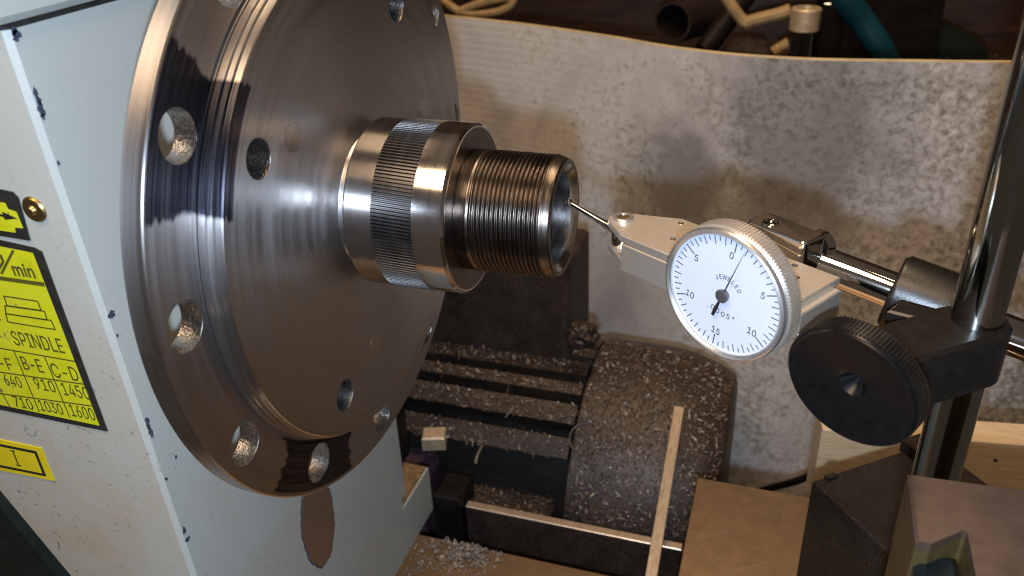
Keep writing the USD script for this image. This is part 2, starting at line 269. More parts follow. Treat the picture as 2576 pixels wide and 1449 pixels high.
M['sheet'] = look('dirty_white_sheet', {'g': GEO, 's': ('separate_xyz', {}), 'n': noise(260, 5, .68, .5), 'n2': noise(13, 5, .62, .5), 'n3': noise(520, 3, .6),
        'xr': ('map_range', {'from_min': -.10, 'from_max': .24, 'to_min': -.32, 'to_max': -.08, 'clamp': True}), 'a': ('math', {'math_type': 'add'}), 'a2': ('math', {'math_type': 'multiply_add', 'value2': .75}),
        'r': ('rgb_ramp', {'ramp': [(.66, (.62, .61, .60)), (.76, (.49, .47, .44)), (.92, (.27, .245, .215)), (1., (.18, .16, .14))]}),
        'rb': ('rgb_ramp', {'ramp': [(.32, (.66, .64, .64)), (.46, (.88, .86, .85)), (.60, (1., 1., .98))]}), 'mx': ('mix', {'mix_type': 'multiply', 'fac': 1.}),
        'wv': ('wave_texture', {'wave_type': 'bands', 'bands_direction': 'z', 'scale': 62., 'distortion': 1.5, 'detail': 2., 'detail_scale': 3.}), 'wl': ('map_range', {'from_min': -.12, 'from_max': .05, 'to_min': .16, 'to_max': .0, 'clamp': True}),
        'mw': ('mix', {'mix_type': 'multiply'}), 'p': ('principled_bsdf', {'roughness': .6, 'specular_ior_level': .3}),
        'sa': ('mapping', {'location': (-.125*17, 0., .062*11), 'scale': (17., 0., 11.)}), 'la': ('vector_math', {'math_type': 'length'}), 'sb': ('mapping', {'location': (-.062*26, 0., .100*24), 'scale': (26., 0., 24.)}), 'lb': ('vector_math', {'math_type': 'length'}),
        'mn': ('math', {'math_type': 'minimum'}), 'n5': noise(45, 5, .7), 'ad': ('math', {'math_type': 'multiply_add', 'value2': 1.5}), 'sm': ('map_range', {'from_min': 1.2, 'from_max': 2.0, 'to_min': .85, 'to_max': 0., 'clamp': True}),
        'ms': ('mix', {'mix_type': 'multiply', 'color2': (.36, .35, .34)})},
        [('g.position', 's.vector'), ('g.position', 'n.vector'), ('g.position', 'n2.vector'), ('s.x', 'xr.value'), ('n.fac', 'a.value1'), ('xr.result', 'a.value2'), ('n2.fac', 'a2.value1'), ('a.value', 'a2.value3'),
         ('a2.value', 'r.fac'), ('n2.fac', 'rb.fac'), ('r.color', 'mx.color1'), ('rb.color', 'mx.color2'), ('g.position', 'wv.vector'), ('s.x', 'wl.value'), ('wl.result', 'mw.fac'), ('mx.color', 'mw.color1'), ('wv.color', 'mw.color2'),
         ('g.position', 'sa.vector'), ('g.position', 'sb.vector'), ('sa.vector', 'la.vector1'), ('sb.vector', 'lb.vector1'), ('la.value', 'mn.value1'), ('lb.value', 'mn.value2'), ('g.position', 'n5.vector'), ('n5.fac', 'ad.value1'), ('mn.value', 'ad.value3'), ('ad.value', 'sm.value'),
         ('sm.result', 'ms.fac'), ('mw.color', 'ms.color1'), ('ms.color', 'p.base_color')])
M['sheet_edge'] = plain('yellowed_edge', (.62, .50, .28), .6, var=.2, vscale=120)
M['crystal'] = look('crystal', {'t': ('transparent_bsdf', {'color': (.97, .98, 1.)}), 'g': ('glossy_bsdf', {'roughness': .02}), 'm': ('mix_closure', {'fac': .035})},
                    [('t.BSDF', 'm.closure1'), ('g.BSDF', 'm.closure2')], surface='m.closure')

# ------------------------------------------------------------------ headstock
XH = -.028
def yf(z): return -.0750+(.063-z)*.0046/.154          # the front panel leans very slightly
ZB = -.205
hs = thing('lathe_headstock', 'cream painted lathe headstock with chipped paint edges behind the steel faceplate', 'lathe headstock', (-.09, 0, ZB))
poly = Polygon([(yf(.0635), .0635), (yf(ZB), ZB), (.083, ZB), (.083, -.1785), (.0535, -.1785), (.0535, .0635)])
YZX = frame((0, 0, 0), (0, 1, 0), (0, 0, 1), (1, 0, 0))
def onx(x): m = YZX.copy(); m[0, 3] = x; return m
main = m3.Manifold.hull_points([(x, y, z) for (x, ins) in ((-.16, 0), (XH-.0012, 0), (XH, .0012)) for (y, z) in
        ((yf(.0635)+ins, .0635), (yf(ZB)+ins, ZB), (.0535, ZB), (.0535, .0635))])
Lp = Polygon([(yf(.0635)+.0013, .0635), (yf(ZB)+.0013, ZB), (.083, ZB), (.083, -.1785), (.0535, -.1785), (.0535, .0635)])
main = m3.Manifold.hull_points([(x, y, z) for (x, ins) in ((-.16, 0), (XH-.0012, 0), (XH, .0012)) for (y, z) in ((yf(.0635)+ins, .0635), (yf(ZB)+ins, ZB), (-.03, ZB), (-.03, .0635))])+extr(Lp, .132, onx(XH-.132))
obj('casting', main, M['paint'], hs)
obj('foot_ledge', bbox((-.0400, .0540, -.1788), (-.0290, .0822, -.1772), .0003), M['grimy'], hs)
obj('rib', bbox((-.05, .0562, -.1765), (-.0300, .0612, .06), .0006), M['paint'], hs)
obj('rib', bbox((-.08, .0540, -.1765), (-.040, .088, .06), .0006), M['pitch'], hs)
obj('lid', bbox((-.16, -.077, .0647), (XH+.0012, .060, .12), .0016), M['paint'], hs)
obj('lid_gasket', bbox((-.159, -.0725, .0632), (XH-.0006, .053, .0650), .0002), M['label_black'], hs)
# bare round disc under the faceplate
dc = P(800, 1312, x=XH); ang = np.linspace(0, 2*np.pi, 90, endpoint=False)
rg = np.array([1+.018*math.sin(9*a)+.014*math.sin(23*a+1)+.01*random.uniform(-1, 1) for a in ang])
ry, rz = .0103, .0200
tilt = math.radians(6)
def disc_poly(k): 
    p = Polygon([(ry*k*g*math.cos(a), rz*k*g*math.sin(a)) for a, g in zip(ang, rg)]); return affinity.rotate(p, 0)
obj('disc_rim', extr(disc_poly(1.05), .0002, frame((XH-.00002, dc[1], dc[2]), (0, 1, 0), (0, 0, 1), (1, 0, 0))), M['chip_blue'], hs)
obj('bare_disc', extr(disc_poly(1.0), .00035, frame((XH-.00002, dc[1], dc[2]), (0, 1, 0), (0, 0, 1), (1, 0, 0))), M['plug_brown'], hs)
# chips knocked off the corner
def blob(n, r, sx=1., sy=1.):
    return Polygon([(sx*r*(1+.45*random.uniform(-1, 1))*math.cos(t), sy*r*(1+.45*random.uniform(-1, 1))*math.sin(t)) for t in np.linspace(0, 6.283, n, endpoint=False)]).buffer(0)
def biggest(p): return max(p.geoms, key=lambda g: g.area) if hasattr(p, 'geoms') else p
for (px, py, L, wd) in [(a_, b_, c_*.8, d_*.75) for a_, b_, c_, d_ in [(70, 240, .0013, .0007), (73, 262, .0014, .0009), (77, 284, .0018, .0010), (80, 303, .0008, .0006), (10, 98, .0014, .0012), (16, 82, .0012, .0009), (265, 801, .0011, .0014), (364, 1068, .0022, .0008), (370, 1095, .0020, .0009), (455, 1345, .0015, .0009), (458, 1370, .0009, .0012), (277, 857, .0005, .0005), (414, 1208, .0007, .0006), (442, 1150, .0006, .0006), (145, 412, .0007, .0004)]]:
    q = P(px, py, x=XH); q[1] = max(q[1], yf(q[2])+.0016+wd*.5)
    obj('paint_chip', extr(biggest(blob(14, 1, wd, L)), .00018, frame((XH-.00002, q[1], q[2]), (0, 1, 0), (0, 0, 1), (1, 0, 0))), M['chip_blue'], hs)
nrm = np.array([0, -1., -.0046/.154]); nrm /= np.linalg.norm(nrm); vup = np.cross(nrm, [1., 0, 0])
if vup[2] < 0: vup = -vup
def onface(px, py, lift=0.): return P(px, py, pl=(nrm, nrm@np.array([0, yf(0), 0])))+nrm*lift
# rivet
rc = onface(88, 526)
obj('rivet', rev_at([(0, 0), (0, .0031), (.0004, .0031), (.0008, .0027), (.0009, .0012), (.0016, .0008), (.0018, 0)], rc-nrm*.0001, nrm, 40), M['brass'], hs)
# dark green casing low on the front, its edge cut on the slant
cc = [onface(-40, 1180), onface(0, 1232), onface(180, 1449), onface(320, 1640)]
def fl2(q): return (q[0], (q-cc[0])@vup)
pz = [fl2(q) for q in cc]; FACE0 = frame(cc[0]*np.array([0, 1, 1]), (1, 0, 0), vup, -np.cross(vup, [1, 0, 0]))
FACE0[:3, 2] = np.cross([1, 0, 0], vup)
pc = Polygon(pz+[(pz[-1][0], -.14), (-.2, -.14), (-.2, pz[0][1])])
gc = top('gearbox_casing', extr(pc, .0032, frame(cc[0]*np.array([0, 1, 1])+nrm*.0001, (1, 0, 0), vup, np.cross([1, 0, 0], vup))), M['green_dark'],
         'dark green gearbox casing in the lower left corner under the cream headstock front', 'gearbox casing')

# ---- yellow plates on the front panel (u along X, v up)
U = np.array([1., 0, 0]); W = np.cross(U, vup)
if W@nrm < 0: W = -W
def F(px, py, lift): return frame(onface(px, py, lift), U, vup, W)
O0 = onface(0, 1000)
def uv(px, py): q = onface(px, py)-O0; return (q@U, q@vup)
def FL(lift): return frame(O0+nrm*lift, U, vup, W)
def extf(poly, lift, h): return extr(poly, h, FL(lift))
def seg(a, b, w, lift, h=.00008): return line2(uv(*a), uv(*b), w, FL(lift), h)
pl = thing('direction_plate', 'yellow plate with black arrows and a rounded corner beside the brass rivet', 'plate', onface(20, 560), group=None)
A = [uv(*q) for q in ((-120, 455), (0, 477), (36, 482), (52, 495), (63, 520), (82, 600), (82, 610), (-120, 575))]
A = [uv(-150, 450), uv(10, 477), uv(34, 482), uv(48, 496), uv(78, 604), uv(-150, 566)]
obj('backing', extf(Polygon(A), .00005, .00035), M['label_black'], pl)
obj('yellow_field', extf(Polygon([uv(-150, 490), uv(0, 506), uv(17, 509), uv(24, 524), uv(45, 531), uv(62, 572), uv(41, 570), uv(43, 583), uv(-150, 554)]), .0004, .00012), M['yellow'], pl)
obj('arrow', cat_([extf(Polygon([uv(10, 530), uv(48, 547), uv(17, 550)]), .00053, .0001), seg((-60, 522), (16, 541), .0006, .00053)]), M['ink'], pl)

sp = thing('speed_chart_plate', 'yellow spindle speed chart plate with black border and a table of numbers', 'plate', onface(100, 850))
def inset(pts, d): return Polygon(pts).buffer(-d, join_style=2)
outer = [uv(-260, 552), uv(2, 603), uv(88, 622), uv(107, 632), uv(272, 1083), uv(-260, 975)]
obj('border', extf(Polygon(outer), .00005, .00035), M['label_black'], sp)
inner = [uv(-260, 574), uv(0, 617), uv(86, 634), uv(253, 1068), uv(-260, 960)]
YF = obj('yellow_field', extf(Polygon(inner), .0004, .0001), M['yellow'], sp)
L0 = .00051
lines = [seg((-200, 668), (116, 713), .0011, L0)]
for a, b, w in [((-120, 851), (192, 906), .00035), ((-120, 915), (213, 963), .00035), ((-120, 970), (234, 1018), .00035),
                ((38, 877), (103, 1033), .0003), ((116, 894), (179, 1046), .0003), ((-20, 936), (30, 1022), .0003)]:
    lines.append(seg(a, b, w, L0))
st = [((14, 742), (99, 755), (108, 778), (22, 766)), ((17, 766), (116, 780), (123, 802), (19, 786)), ((19, 786), (133, 803), (143, 826), (24, 807))]
for q in st:
    for i in range(4): lines.append(seg(q[i], q[(i+1) % 4], .00035, L0))
obj('table_lines', cat_(lines), M['print'], YF)
def put(s, px, py, h, px2=None, bold=False, par=YF, lift=L0, mat='print'):
    t = meshkit.text_mesh(s, h, .00008, bold); v = t.vertices; w = v[:, 0].max()-v[:, 0].min(); k = 1.
    if px2: k = (uv(*px2)[0]-uv(px, py)[0])/w
    a = uv(px, py); t.vertices[:, 0] = (v[:, 0]-v[:, 0].min())*k+a[0]; t.vertices[:, 1] = v[:, 1]+a[1]
    t.apply_transform(FL(lift)); obj('lettering', t, M[mat], par)
def hh(a, b): return abs(uv(*a)[1]-uv(*b)[1])
put('min', 41, 689, .0033, (95, 696), True)
put('SPINDLE', 42, 864, .0043, (168, 884))
put('-F', 8, 924, .0039, (40, 930)); put('B-E', 66, 926, .0042, (119, 942)); put('C-D', 140, 945, .0044, (206, 958))
put('640', 20, 965, .0036, (62, 972)); put('910', 96, 975, .0037, (147, 985)); put('1450', 166, 990, .0040, (233, 1003))
put('710', 44, 1019, .0036, (90, 1027)); put('1030', 108, 1029, .0036, (167, 1043)); put('1600', 186, 1043, .0040, (247, 1057))
put('A', -10, 775, .0025, (5, 777)); put('E', -10, 800, .0025, (7, 802)); put('0', -14, 985, .0036, (8, 1013), lift=L0)
# the rounded letter and stroke of the unit line
obj('lettering', cat_([seg((8, 686), (38, 627), .0006, L0), extf(Polygon([uv(-30, 668), uv(-10, 636), uv(8, 640), uv(14, 655), uv(4, 673), uv(-10, 673)]).buffer(.0002).difference(Polygon([uv(-30, 664), uv(-10, 641), uv(6, 645), uv(10, 655), uv(2, 668), uv(-10, 668)]).buffer(-.0001)), L0, .00008)]), M['print'], YF)
ip = thing('lever_plate', 'small amber plate marked I with a thin black frame below the speed chart', 'plate', onface(60, 1150))
o2 = [uv(-160, 1070), uv(106, 1126), uv(139, 1208), uv(-160, 1150)]
obj('backing', extf(Polygon(o2), .00005, .0003), M['yellow2'], ip)
i2 = Polygon([uv(-160, 1082), uv(94, 1133), uv(119, 1196), uv(-160, 1140)]); i3 = Polygon([uv(-160, 1087), uv(90, 1138), uv(110, 1189), uv(-160, 1135)])
obj('frame_line', extf(i2.difference(i3.buffer(0)), .00036, .0001), M['label_black'], ip)
o2c = uv(46, 1170)
obj('lettering', cat_([seg((34, 1130), (49, 1168), .0005, .00036), seg((28, 1131), (40, 1133), .0004, .00036), seg((44, 1168), (56, 1169), .0004, .00036)]), M['print'], ip)

# ------------------------------------------------------------------ faceplate with collar and threaded nose
wp = thing('turned_steel_faceplate', 'large turned steel faceplate with blue dye marks, knurled collar and threaded nose', 'lathe faceplate', (0, 0, 0))
RF = .0874
flange = rev([(-.0057, .020), (-.0057, RF-.0003), (-.0054, RF), (-.0003, RF), (0, RF-.0004), (0, .0725), (-.0010, .0721), (-.0010, .0713), (0, .0711), (.0004, .060), (.0004, .020)], 256)
bosspts = [(.0002, .019), (.0002, .0708), (.0019, .0706), (.0021, .0700), (.0027, .0699), (.0029, .0705), (.0037, .0704), (.0039, .0697), (.0053, .0695), (.0056, .0692), (.0056, .0212), (.0060, .0200), (.0070, .0196), (.0093, .0196), (.0093, .0190), (.0002, .0190)]
boss = rev(bosspts, 256)
def pol(r, deg, x=0.): a = math.radians(deg); return np.array([x, r*math.cos(a), r*math.sin(a)])
def hole(r, deg, rad, x0, x1, seg=40): return cyl(pol(r, deg, x0), pol(r, deg, x1), rad, seg)
fh = [148.3+30.2*k for k in range(12)]
for d in fh: flange -= hole(.0785, d, .0060, -.01, .003)
for d in fh: boss -= hole(.0785, d, .0060, -.01, .02)
bh = [148.3, 58.6, -31.4, -121.2]
for d in bh:
    boss -= hole(.0577, d, .0049, -.001, .01); flange -= hole(.0577, d, .0049, -.004, .01)
pg = [18.7, 138.3, -100.7]
for d in pg: boss -= hole(.0457, d, .0036, .003, .01)
FLG = obj('flange', flange, M['steel_dye'], wp); BOS = obj('boss', boss, M['steel_dye'], wp)
# rough walls of the holes as sleeves
for d in fh:
    s = rev_at([(-.0056, .00575), (-.0056, .00599), (-.0001, .00599), (-.0001, .00585)], pol(.0785, d), (1, 0, 0), 40); obj('hole_lining', s, M['bore'], FLG)
for d in bh:
    s = rev_at([(-.0036, .00455), (-.0036, .00489), (.0054, .00489), (.0054, .00475)], pol(.0577, d), (1, 0, 0), 40); obj('hole_lining', s, M['bore'], BOS)
    obj('hole_floor', cyl(pol(.0577, d, -.0041), pol(.0577, d, -.0030), .0046, 32), M['bore'], BOS)
for d in pg: obj('plug', cyl(pol(.0457, d, .0030), pol(.0457, d, .00563), .00352, 48), M['plug'], BOS)
RC = .024
obj('collar', rev([(.0091, .0155), (.0091, RC-.0008), (.0095, RC-.0003), (.0099, RC), (.0176, RC), (.0176, .0155)]), M['collar'], wp, label='bright ground collar next to the faceplate')
nk = 150; kp = []
for i in range(nk):
    for da, r in ((0, .02412), (.30, .02412), (.52, .02358), (.78, .02358)): kp.append((r*math.cos((i+da)*2*math.pi/nk), r*math.sin((i+da)*2*math.pi/nk)))
band = m3.Manifold.extrude(m3.CrossSection([kp]), .0117, 6, 1.6).transform(frame((.0176, 0, 0), (0, 1, 0), (0, 0, 1), (1, 0, 0))[:3])
obj('knurled_band', band, M['knurl'], wp, smooth=20)
obj('collar', rev([(.0293, .0155), (.0293, RC), (.0374, RC), (.0381, RC-.0007), (.0382, .0228), (.0382, .0155)]), M['collar'], wp, label='bright ground collar next to the thread')
obj('shoulder_shade', rev([(.0378, .0166), (.0378, .0229), (.03826, .0228), (.03826, .0166)]), M['thread'], wp)  # added dark ring: the dark reflection on the collar face, put into colour
# threaded nose: one helical surface with relief, chamfer, end ring and hole
PITCH = .00126; NT = 168
st = [(.0380, .0166, 0), (.0384, .0166, 0), (.0386, .0169, 0), (.0410, .0170, 0)]
xs = np.arange(.0412, .0617, PITCH/9)
for x in xs: st.append((x, .0171, min(1, (x-.0412)/.003)*1.0))
st += [(.0622, .0170, .3), (.0628, .0166, 0), (.0638, .0163, 0), (.0642, .0161, 0), (.0644, .0158, 0), (.0644, .0147, 0)]
V = []
for (x, r, a) in st:
    for k in range(NT):
        ph = (x/PITCH-k/NT) % 1.0; tri = abs(2*ph-1)
        rr = r-.00074*a*max(0, min(1, (tri-.12)/.70)); t = 2*math.pi*k/NT
        wob = 1+.0012*math.sin(3*t+x*900)*a
        V.append((x, rr*wob*math.cos(t), rr*wob*math.sin(t)))
Fc = []
for i in range(len(st)-1):
    for k in range(NT):
        a, b = i*NT+k, i*NT+(k+1) % NT; Fc += [(a, b, b+NT), (a, b+NT, a+NT)]
nose = trimesh.Trimesh(V, Fc, process=False)
NOSE = obj('threaded_nose', nose, M['thread'], wp, smooth=35)
obj('bore', rev([(.0644, .0147), (.0640, .0143), (.0630, .0131), (.0626, .0128), (.0400, .0127), (.0400, .0), (.0392, 0), (.0392, .0150), (.0640, .0150)]), M['bright_bore'], NOSE)

# ------------------------------------------------------------------ dial test indicator
u = np.array([.8515, -.5243, 0]); n0 = np.array([-.5243, -.8515, 0]); zz = np.array([0, 0, 1.])
ZT = -.003
SF, SB = -.0412, -.0609                      # front and back walls along n0
def bp(uu, s, z=ZT): return u*uu+n0*s+zz*z
def uof(px, py, z=ZT): return P(px, py, z=z)@u
ut = uof(2115, 697); uh = uof(1523, 545); un = uof(1718, 550); uf = uof(1565, 590)
sc = -.0505
di = thing('dial_test_indicator', 'satin lever dial test indicator with white dial touching the threaded nose', 'dial indicator', bp((uh+ut)/2, sc, -.012))
PLAN = frame((0, 0, 0), u, -n0, zz)          # local x along the body, local y = -n0
def plan(pts): return Polygon([(a, -s) for a, s in pts])
headr = .0042; hc = (uh+headr+.0004, -.0493)
plate = Polygon([(a, -s) for a, s in [(uf, SF), (ut, SF), (ut, SB), (un, SB), (hc[0]+.001, hc[1]-headr), ]]).union(Point(hc[0], -hc[1]).buffer(headr, 24))
plate = Polygon(plate.union(Polygon([(hc[0], -hc[1]-headr), (hc[0], -hc[1]+headr), (un, -SB), (uf, -SF)])).convex_hull.exterior.coords).intersection(sbox(0, -1, 1, 1))
def slab(pts_or_poly, z0, z1, b=.0003):
    m = PLAN.copy(); m[2, 3] = z0; return bevel(pts_or_poly, z1-z0, b, m)
obj('top_plate', slab(plate, ZT-.0022, ZT, .00025), M['satin'], di)
obj('body', slab(plan([(uf+.0006, SF+.0003), (ut-.0020, SF+.0003), (ut-.0020, SB-.0003), (un+.002, SB-.0003), (uf+.0006, SB+.008)]), ZT-.0105, ZT-.0023, .0003), M['satin'], di)
obj('tail_dovetail', slab(plan([(ut-.0019, SF-.0012), (ut+.0018, SF-.0012), (ut+.0018, SB+.002), (ut-.0019, SB+.002)]), ZT-.0092, ZT-.0020, .0003), M['satin'], di)
obj('lower_plate', slab(plate.intersection(sbox(uh-.01, -1, uf+.006, 1)).buffer(-.0003), ZT-.0098, ZT-.0077, .00025), M['satin'], di)
hp = bp(hc[0], hc[1])
obj('pivot_bush', rev_at([(0, 0), (0, .0029), (.0008, .0029), (.0010, .0027), (.0010, .0019), (.0002, .0018), (.0002, 0)], hp-zz*.0001, zz, 40), M['satin_grey'], di)
obj('pivot_screw', cat_([rev_at([(0, 0), (0, .0017), (.0006, .0017), (.0007, .0014), (.0007, 0)], hp, zz, 32)]), M['brass'], di)
obj('pivot', cyl(hp-zz*.0078, hp-zz*.0021, .0032, 36), M['chrome'], di)
ball = np.array([.0624, .0115, -.0003]); root = hp-zz*.0048; dr = (ball-root)/np.linalg.norm(ball-root)
ballc = trimesh.creation.icosphere(3, .00115); ballc.apply_translation(ball)
SY = obj('stylus', rev_at([(0, 0), (0, .0013), (.0060, .0012), (.0064, .00105), (np.linalg.norm(ball-root), .00052), (np.linalg.norm(ball-root), 0)], root, dr, 24), M['chrome'], di)
obj('stylus_ball', ballc, M['chrome'], SY, smooth=True)
for (px, py) in ((1713, 562), (1693, 602), (2000, 668), (2004, 699)):
    q = P(px, py, z=ZT); obj('body_screw', cat_([rev_at([(0, 0), (0, .0008), (.00015, .0008), (.00015, .00045), (.00005, .0004), (.00005, 0)], q, zz, 20)]), M['brass'] if py in (562, 699) else M['needle'], di)
# dial head
nd = np.array([-.512, -.858, -.030]); nd /= np.linalg.norm(nd)
SD = -.0335                                  # dial plane (along nd) 
dcn = P(1822.5, 741.5, pl=(nd, SD)); dist = (dcn-C)@(-BACK)
RD = .01638*dist/.215
dup = P(2200/1.59+1355*.34717, 700/1.59+520*.34717, pl=(nd, SD))-P(2200/1.59+1187*.34717, 700/1.59+1200*.34717, pl=(nd, SD))
dup -= nd*(dup@nd); dup /= np.linalg.norm(dup); dri = np.cross(dup, nd)
def D(h=0., rot=0.):
    c, s = math.cos(rot), math.sin(rot); return frame(dcn+nd*h, dri*c+dup*s, dup*c-dri*s, nd)
back = (dcn@n0-SF)                           # how far the dial stands off the front wall
DF = obj('dial_face', rev_at([(-.0006, 0), (-.0006, RD+.0004), (0, RD+.0004), (0, 0)], dcn, nd, 96), M['dial'], di)
RB = RD+.00165
bz = [(-.0006, RD+.0003), (.0003, RD+.0003), (.0009, RD+.0001), (.0013, RD+.0004), (.0016, RD+.0009), (.0013, RB-.0002), (.0008, RB), (.0004, RB), (.0002, RB-.0004), (-.0003, RB-.0004), (-.0005, RB-.0002), (-back+.0007, RB-.0002), (-back+.0004, RB-.0008), (-back+.0004, RD-.004), (-.0012, RD-.004), (-.0012, RD+.0003)]
BZ = obj('bezel', rev_at(bz, dcn, nd, 128), M['satin_grey'], di)
kn = 132; kpts = []
for i in range(kn):
    for da, r in ((0, RB+.00040), (.42, RB+.00040), (.55, RB-.00008), (.87, RB-.00008)): kpts.append((r*math.cos((i+da)*2*math.pi/kn), r*math.sin((i+da)*2*math.pi/kn)))
kband = m3.Manifold.extrude(m3.CrossSection([kpts]), back-.0022).transform(frame(dcn-nd*(back-.0012), D()[:3, 0], D()[:3, 1], nd)[:3])-rev_at([(-.02, 0), (-.02, RB-.0004), (.02, RB-.0004), (.02, 0)], dcn, nd, 96)
obj('knurled_ring', kband, M['satin'], BZ, smooth=20)
obj('dial_boss', rev_at([(-back+.0002, 0), (-back+.0002, .012), (-.0014, .012), (-.0014, 0)], dcn, nd, 64), M['satin_grey'], di)
ticks = []
for i in range(60):
    a = i*2*math.pi/60; L = .0029 if i % 10 == 0 else (.0021 if i % 2 == 0 else .00125); w = .00021 if i % 10 else .00025
    d = np.array([math.sin(a), math.cos(a)]); ticks.append(line2(d*(RD-.0003), d*(RD-.0003-L), w, D(.00002), .00004))
obj('dial_ticks', cat_(ticks), M['ink'], DF)
for s, deg in (('0', 3), ('5', 61), ('10', 120), ('15', 180), ('10', 240), ('5', 300)):
    a = math.radians(deg); r = RD-.0043 if deg not in (120, 240) else RD-.0046
    m = D(.00002); m[:3, 3] += (dri*(-math.sin(a))+dup*math.cos(a))*r
    obj('dial_numeral', text(s, .00175, m, depth=.00004, center=True, stretch=.88), M['ink'], DF)
for i, ch in enumerate('JEWELED'):
    a = math.radians((i-3)*15.2+3); m = D(.00002, -a); m[:3, 3] += (dri*math.sin(a)+dup*math.cos(a))*.0046
    obj('dial_lettering', text(ch, .0012, m, depth=.00004, center=True, stretch=.85), M['ink'], DF)
for ch, x, y, h in (('.', -.0036, -.0058, .0014), ('0', -.0023, -.0050, .0014), ('0', -.0008, -.0052, .0014), ('0', .0008, -.0053, .0014), ('5', .0023, -.0051, .0014), ('"', .0037, -.0046, .0014)):
    m = D(.00002); m[:3, 3] += dri*x+dup*y; obj('dial_lettering', text(ch, h if ch not in '."' else .0013, m, depth=.00004, center=True), M['ink'], DF)
tip = P(2200/1.59+1432*.34717, 700/1.59+548*.34717, pl=(nd, SD))-dcn; na = math.atan2(tip@dri, tip@dup); dn = np.array([math.sin(na), math.cos(na)]); pn = np.array([dn[1], -dn[0]])
Ln = np.linalg.norm(tip)
ND = obj('needle', extr(Polygon([dn*Ln, dn*.002+pn*.00016, -dn*.0012+pn*.0002, -dn*.0040+pn*.00046, -dn*.0066+pn*.0004, -dn*.0066-pn*.0004, -dn*.0040-pn*.00046, -dn*.0012-pn*.0002, dn*.002-pn*.00016]), .0001, D(.0009)), M['ink'], di)
obj('needle_hub', rev_at([(0, 0), (0, .0014), (.0009, .00165), (.0013, .00165), (.0015, .0012), (.0015, 0)], dcn, nd, 40), M['needle'], ND)
obj('crystal', rev_at([(.00160, 0), (.00145, RD*.6), (.00105, RD+.0002), (.00115, RD+.0002), (.00155, RD*.6), (.00170, 0)], dcn, nd, 96), M['crystal'], di)

# ------------------------------------------------------------------ chrome swivel block and rod
ub = np.array([.79, -.61, 0]); ub /= np.linalg.norm(ub); vb = np.array([.61, .79, 0])/np.linalg.norm([.61, .79, 0])
ZK = .0000
kc = (P(1891, 556, z=ZK)+P(2087, 584, z=ZK)+P(2029, 616, z=ZK)+P(1922, 534, z=ZK))/4
sw = thing('swivel_clamp', 'polished chrome swivel clamp block behind the dial indicator', 'clamp', kc-zz*.012)
def onk(px, py): q = P(px, py, z=ZK); return ((q-kc)@ub, (q-kc)@vb)
a0 = min(onk(1891, 556)[0], onk(1905, 540)[0]); a1 = onk(2060, 600)[0]; b0 = onk(2029, 616)[1]; b1 = (onk(1922, 534)[1]+onk(2087, 584)[1])/2
bl = sbox(a0, b0, a1, b1).buffer(-.0018).buffer(.0018, 8)
blk = bevel(bl, .0105, .0006, frame(kc-zz*.0105, ub, vb, zz))
sq = P(1939, 560, z=ZK)
blk -= cyl(sq-zz*.002, sq+zz*.002, .0020, 32)
BK = obj('block', blk, M['chrome'], sw, smooth=45)
obj('block_screw', rev_at([(-.0018, 0), (-.0018, .0017), (-.0009, .0017), (-.0007, .0014), (-.0008, 0)], sq, zz, 32), M['chrome_dark'], BK)
obj('screw_ring', rev_at([(-.0003, .0020), (.0002, .0021), (.0002, .0025), (-.0003, .0027)], sq, zz, 40), M['chrome'], BK)
e1 = kc+ub*(a1-.0030)+vb*(b1-.0004)-zz*.0046
obj('clamp_button', rev_at([(0, 0), (0, .0042), (.0030, .0042), (.0042, .0032), (.0046, 0)], e1, vb, 48), M['chrome'], sw)
lr = kc+ub*(a0+.0088)+vb*(b0+.0016)-zz*.0098
obj('swivel_ring', rev_at([(-.0030, .0034), (-.0030, .0056), (.0012, .0056), (.0020, .0048), (.0020, .0034)], lr, (vb*-1+zz*.25), 48), M['chrome'], sw)
obj('dovetail_jaw', obox(lr-zz*.0012-vb*.0030, ub, vb, zz, (.010, .0060, .0042), .0004), M['chrome'], sw)
ra = P(2062, 661, d=.2235); rb_ = P(2560, 850, d=.2040); rd = (rb_-ra)/np.linalg.norm(rb_-ra)
rod = thing('cross_rod', 'shiny chrome cross rod running behind the upright post to the swivel clamp', 'rod', ra)
obj('shaft', cyl(ra-rd*.0035, rb_+rd*.05, .0048, 64, .0006), M['chrome'], rod, smooth=45)

# ------------------------------------------------------------------ upright post with its clamp and knob
pa = P(2477, 724, d=.190)
po = thing('upright_post', 'oily chrome upright post rising out of the frame at the right', 'post', (pa[0], pa[1], -.15))
obj('shaft', cyl((pa[0], pa[1], -.15), (pa[0], pa[1], .16), .0055, 64, .0005), M['chrome_dark'], po, smooth=45)
nk_ = np.array([-.497, -.854, -.156]); nk_ /= np.linalg.norm(nk_)
kcen = P(2133, 980, d=.182); KR = .01475*.182/.18
clp = thing('stand_clamp', 'black stand clamp with a round knurled knob gripping post and cross rod', 'clamp', kcen-zz*.02)
hub = np.array([pa[0], pa[1], 0])
zj1 = P(2505, 870, d=.184)[2]; jaw_h = .0150
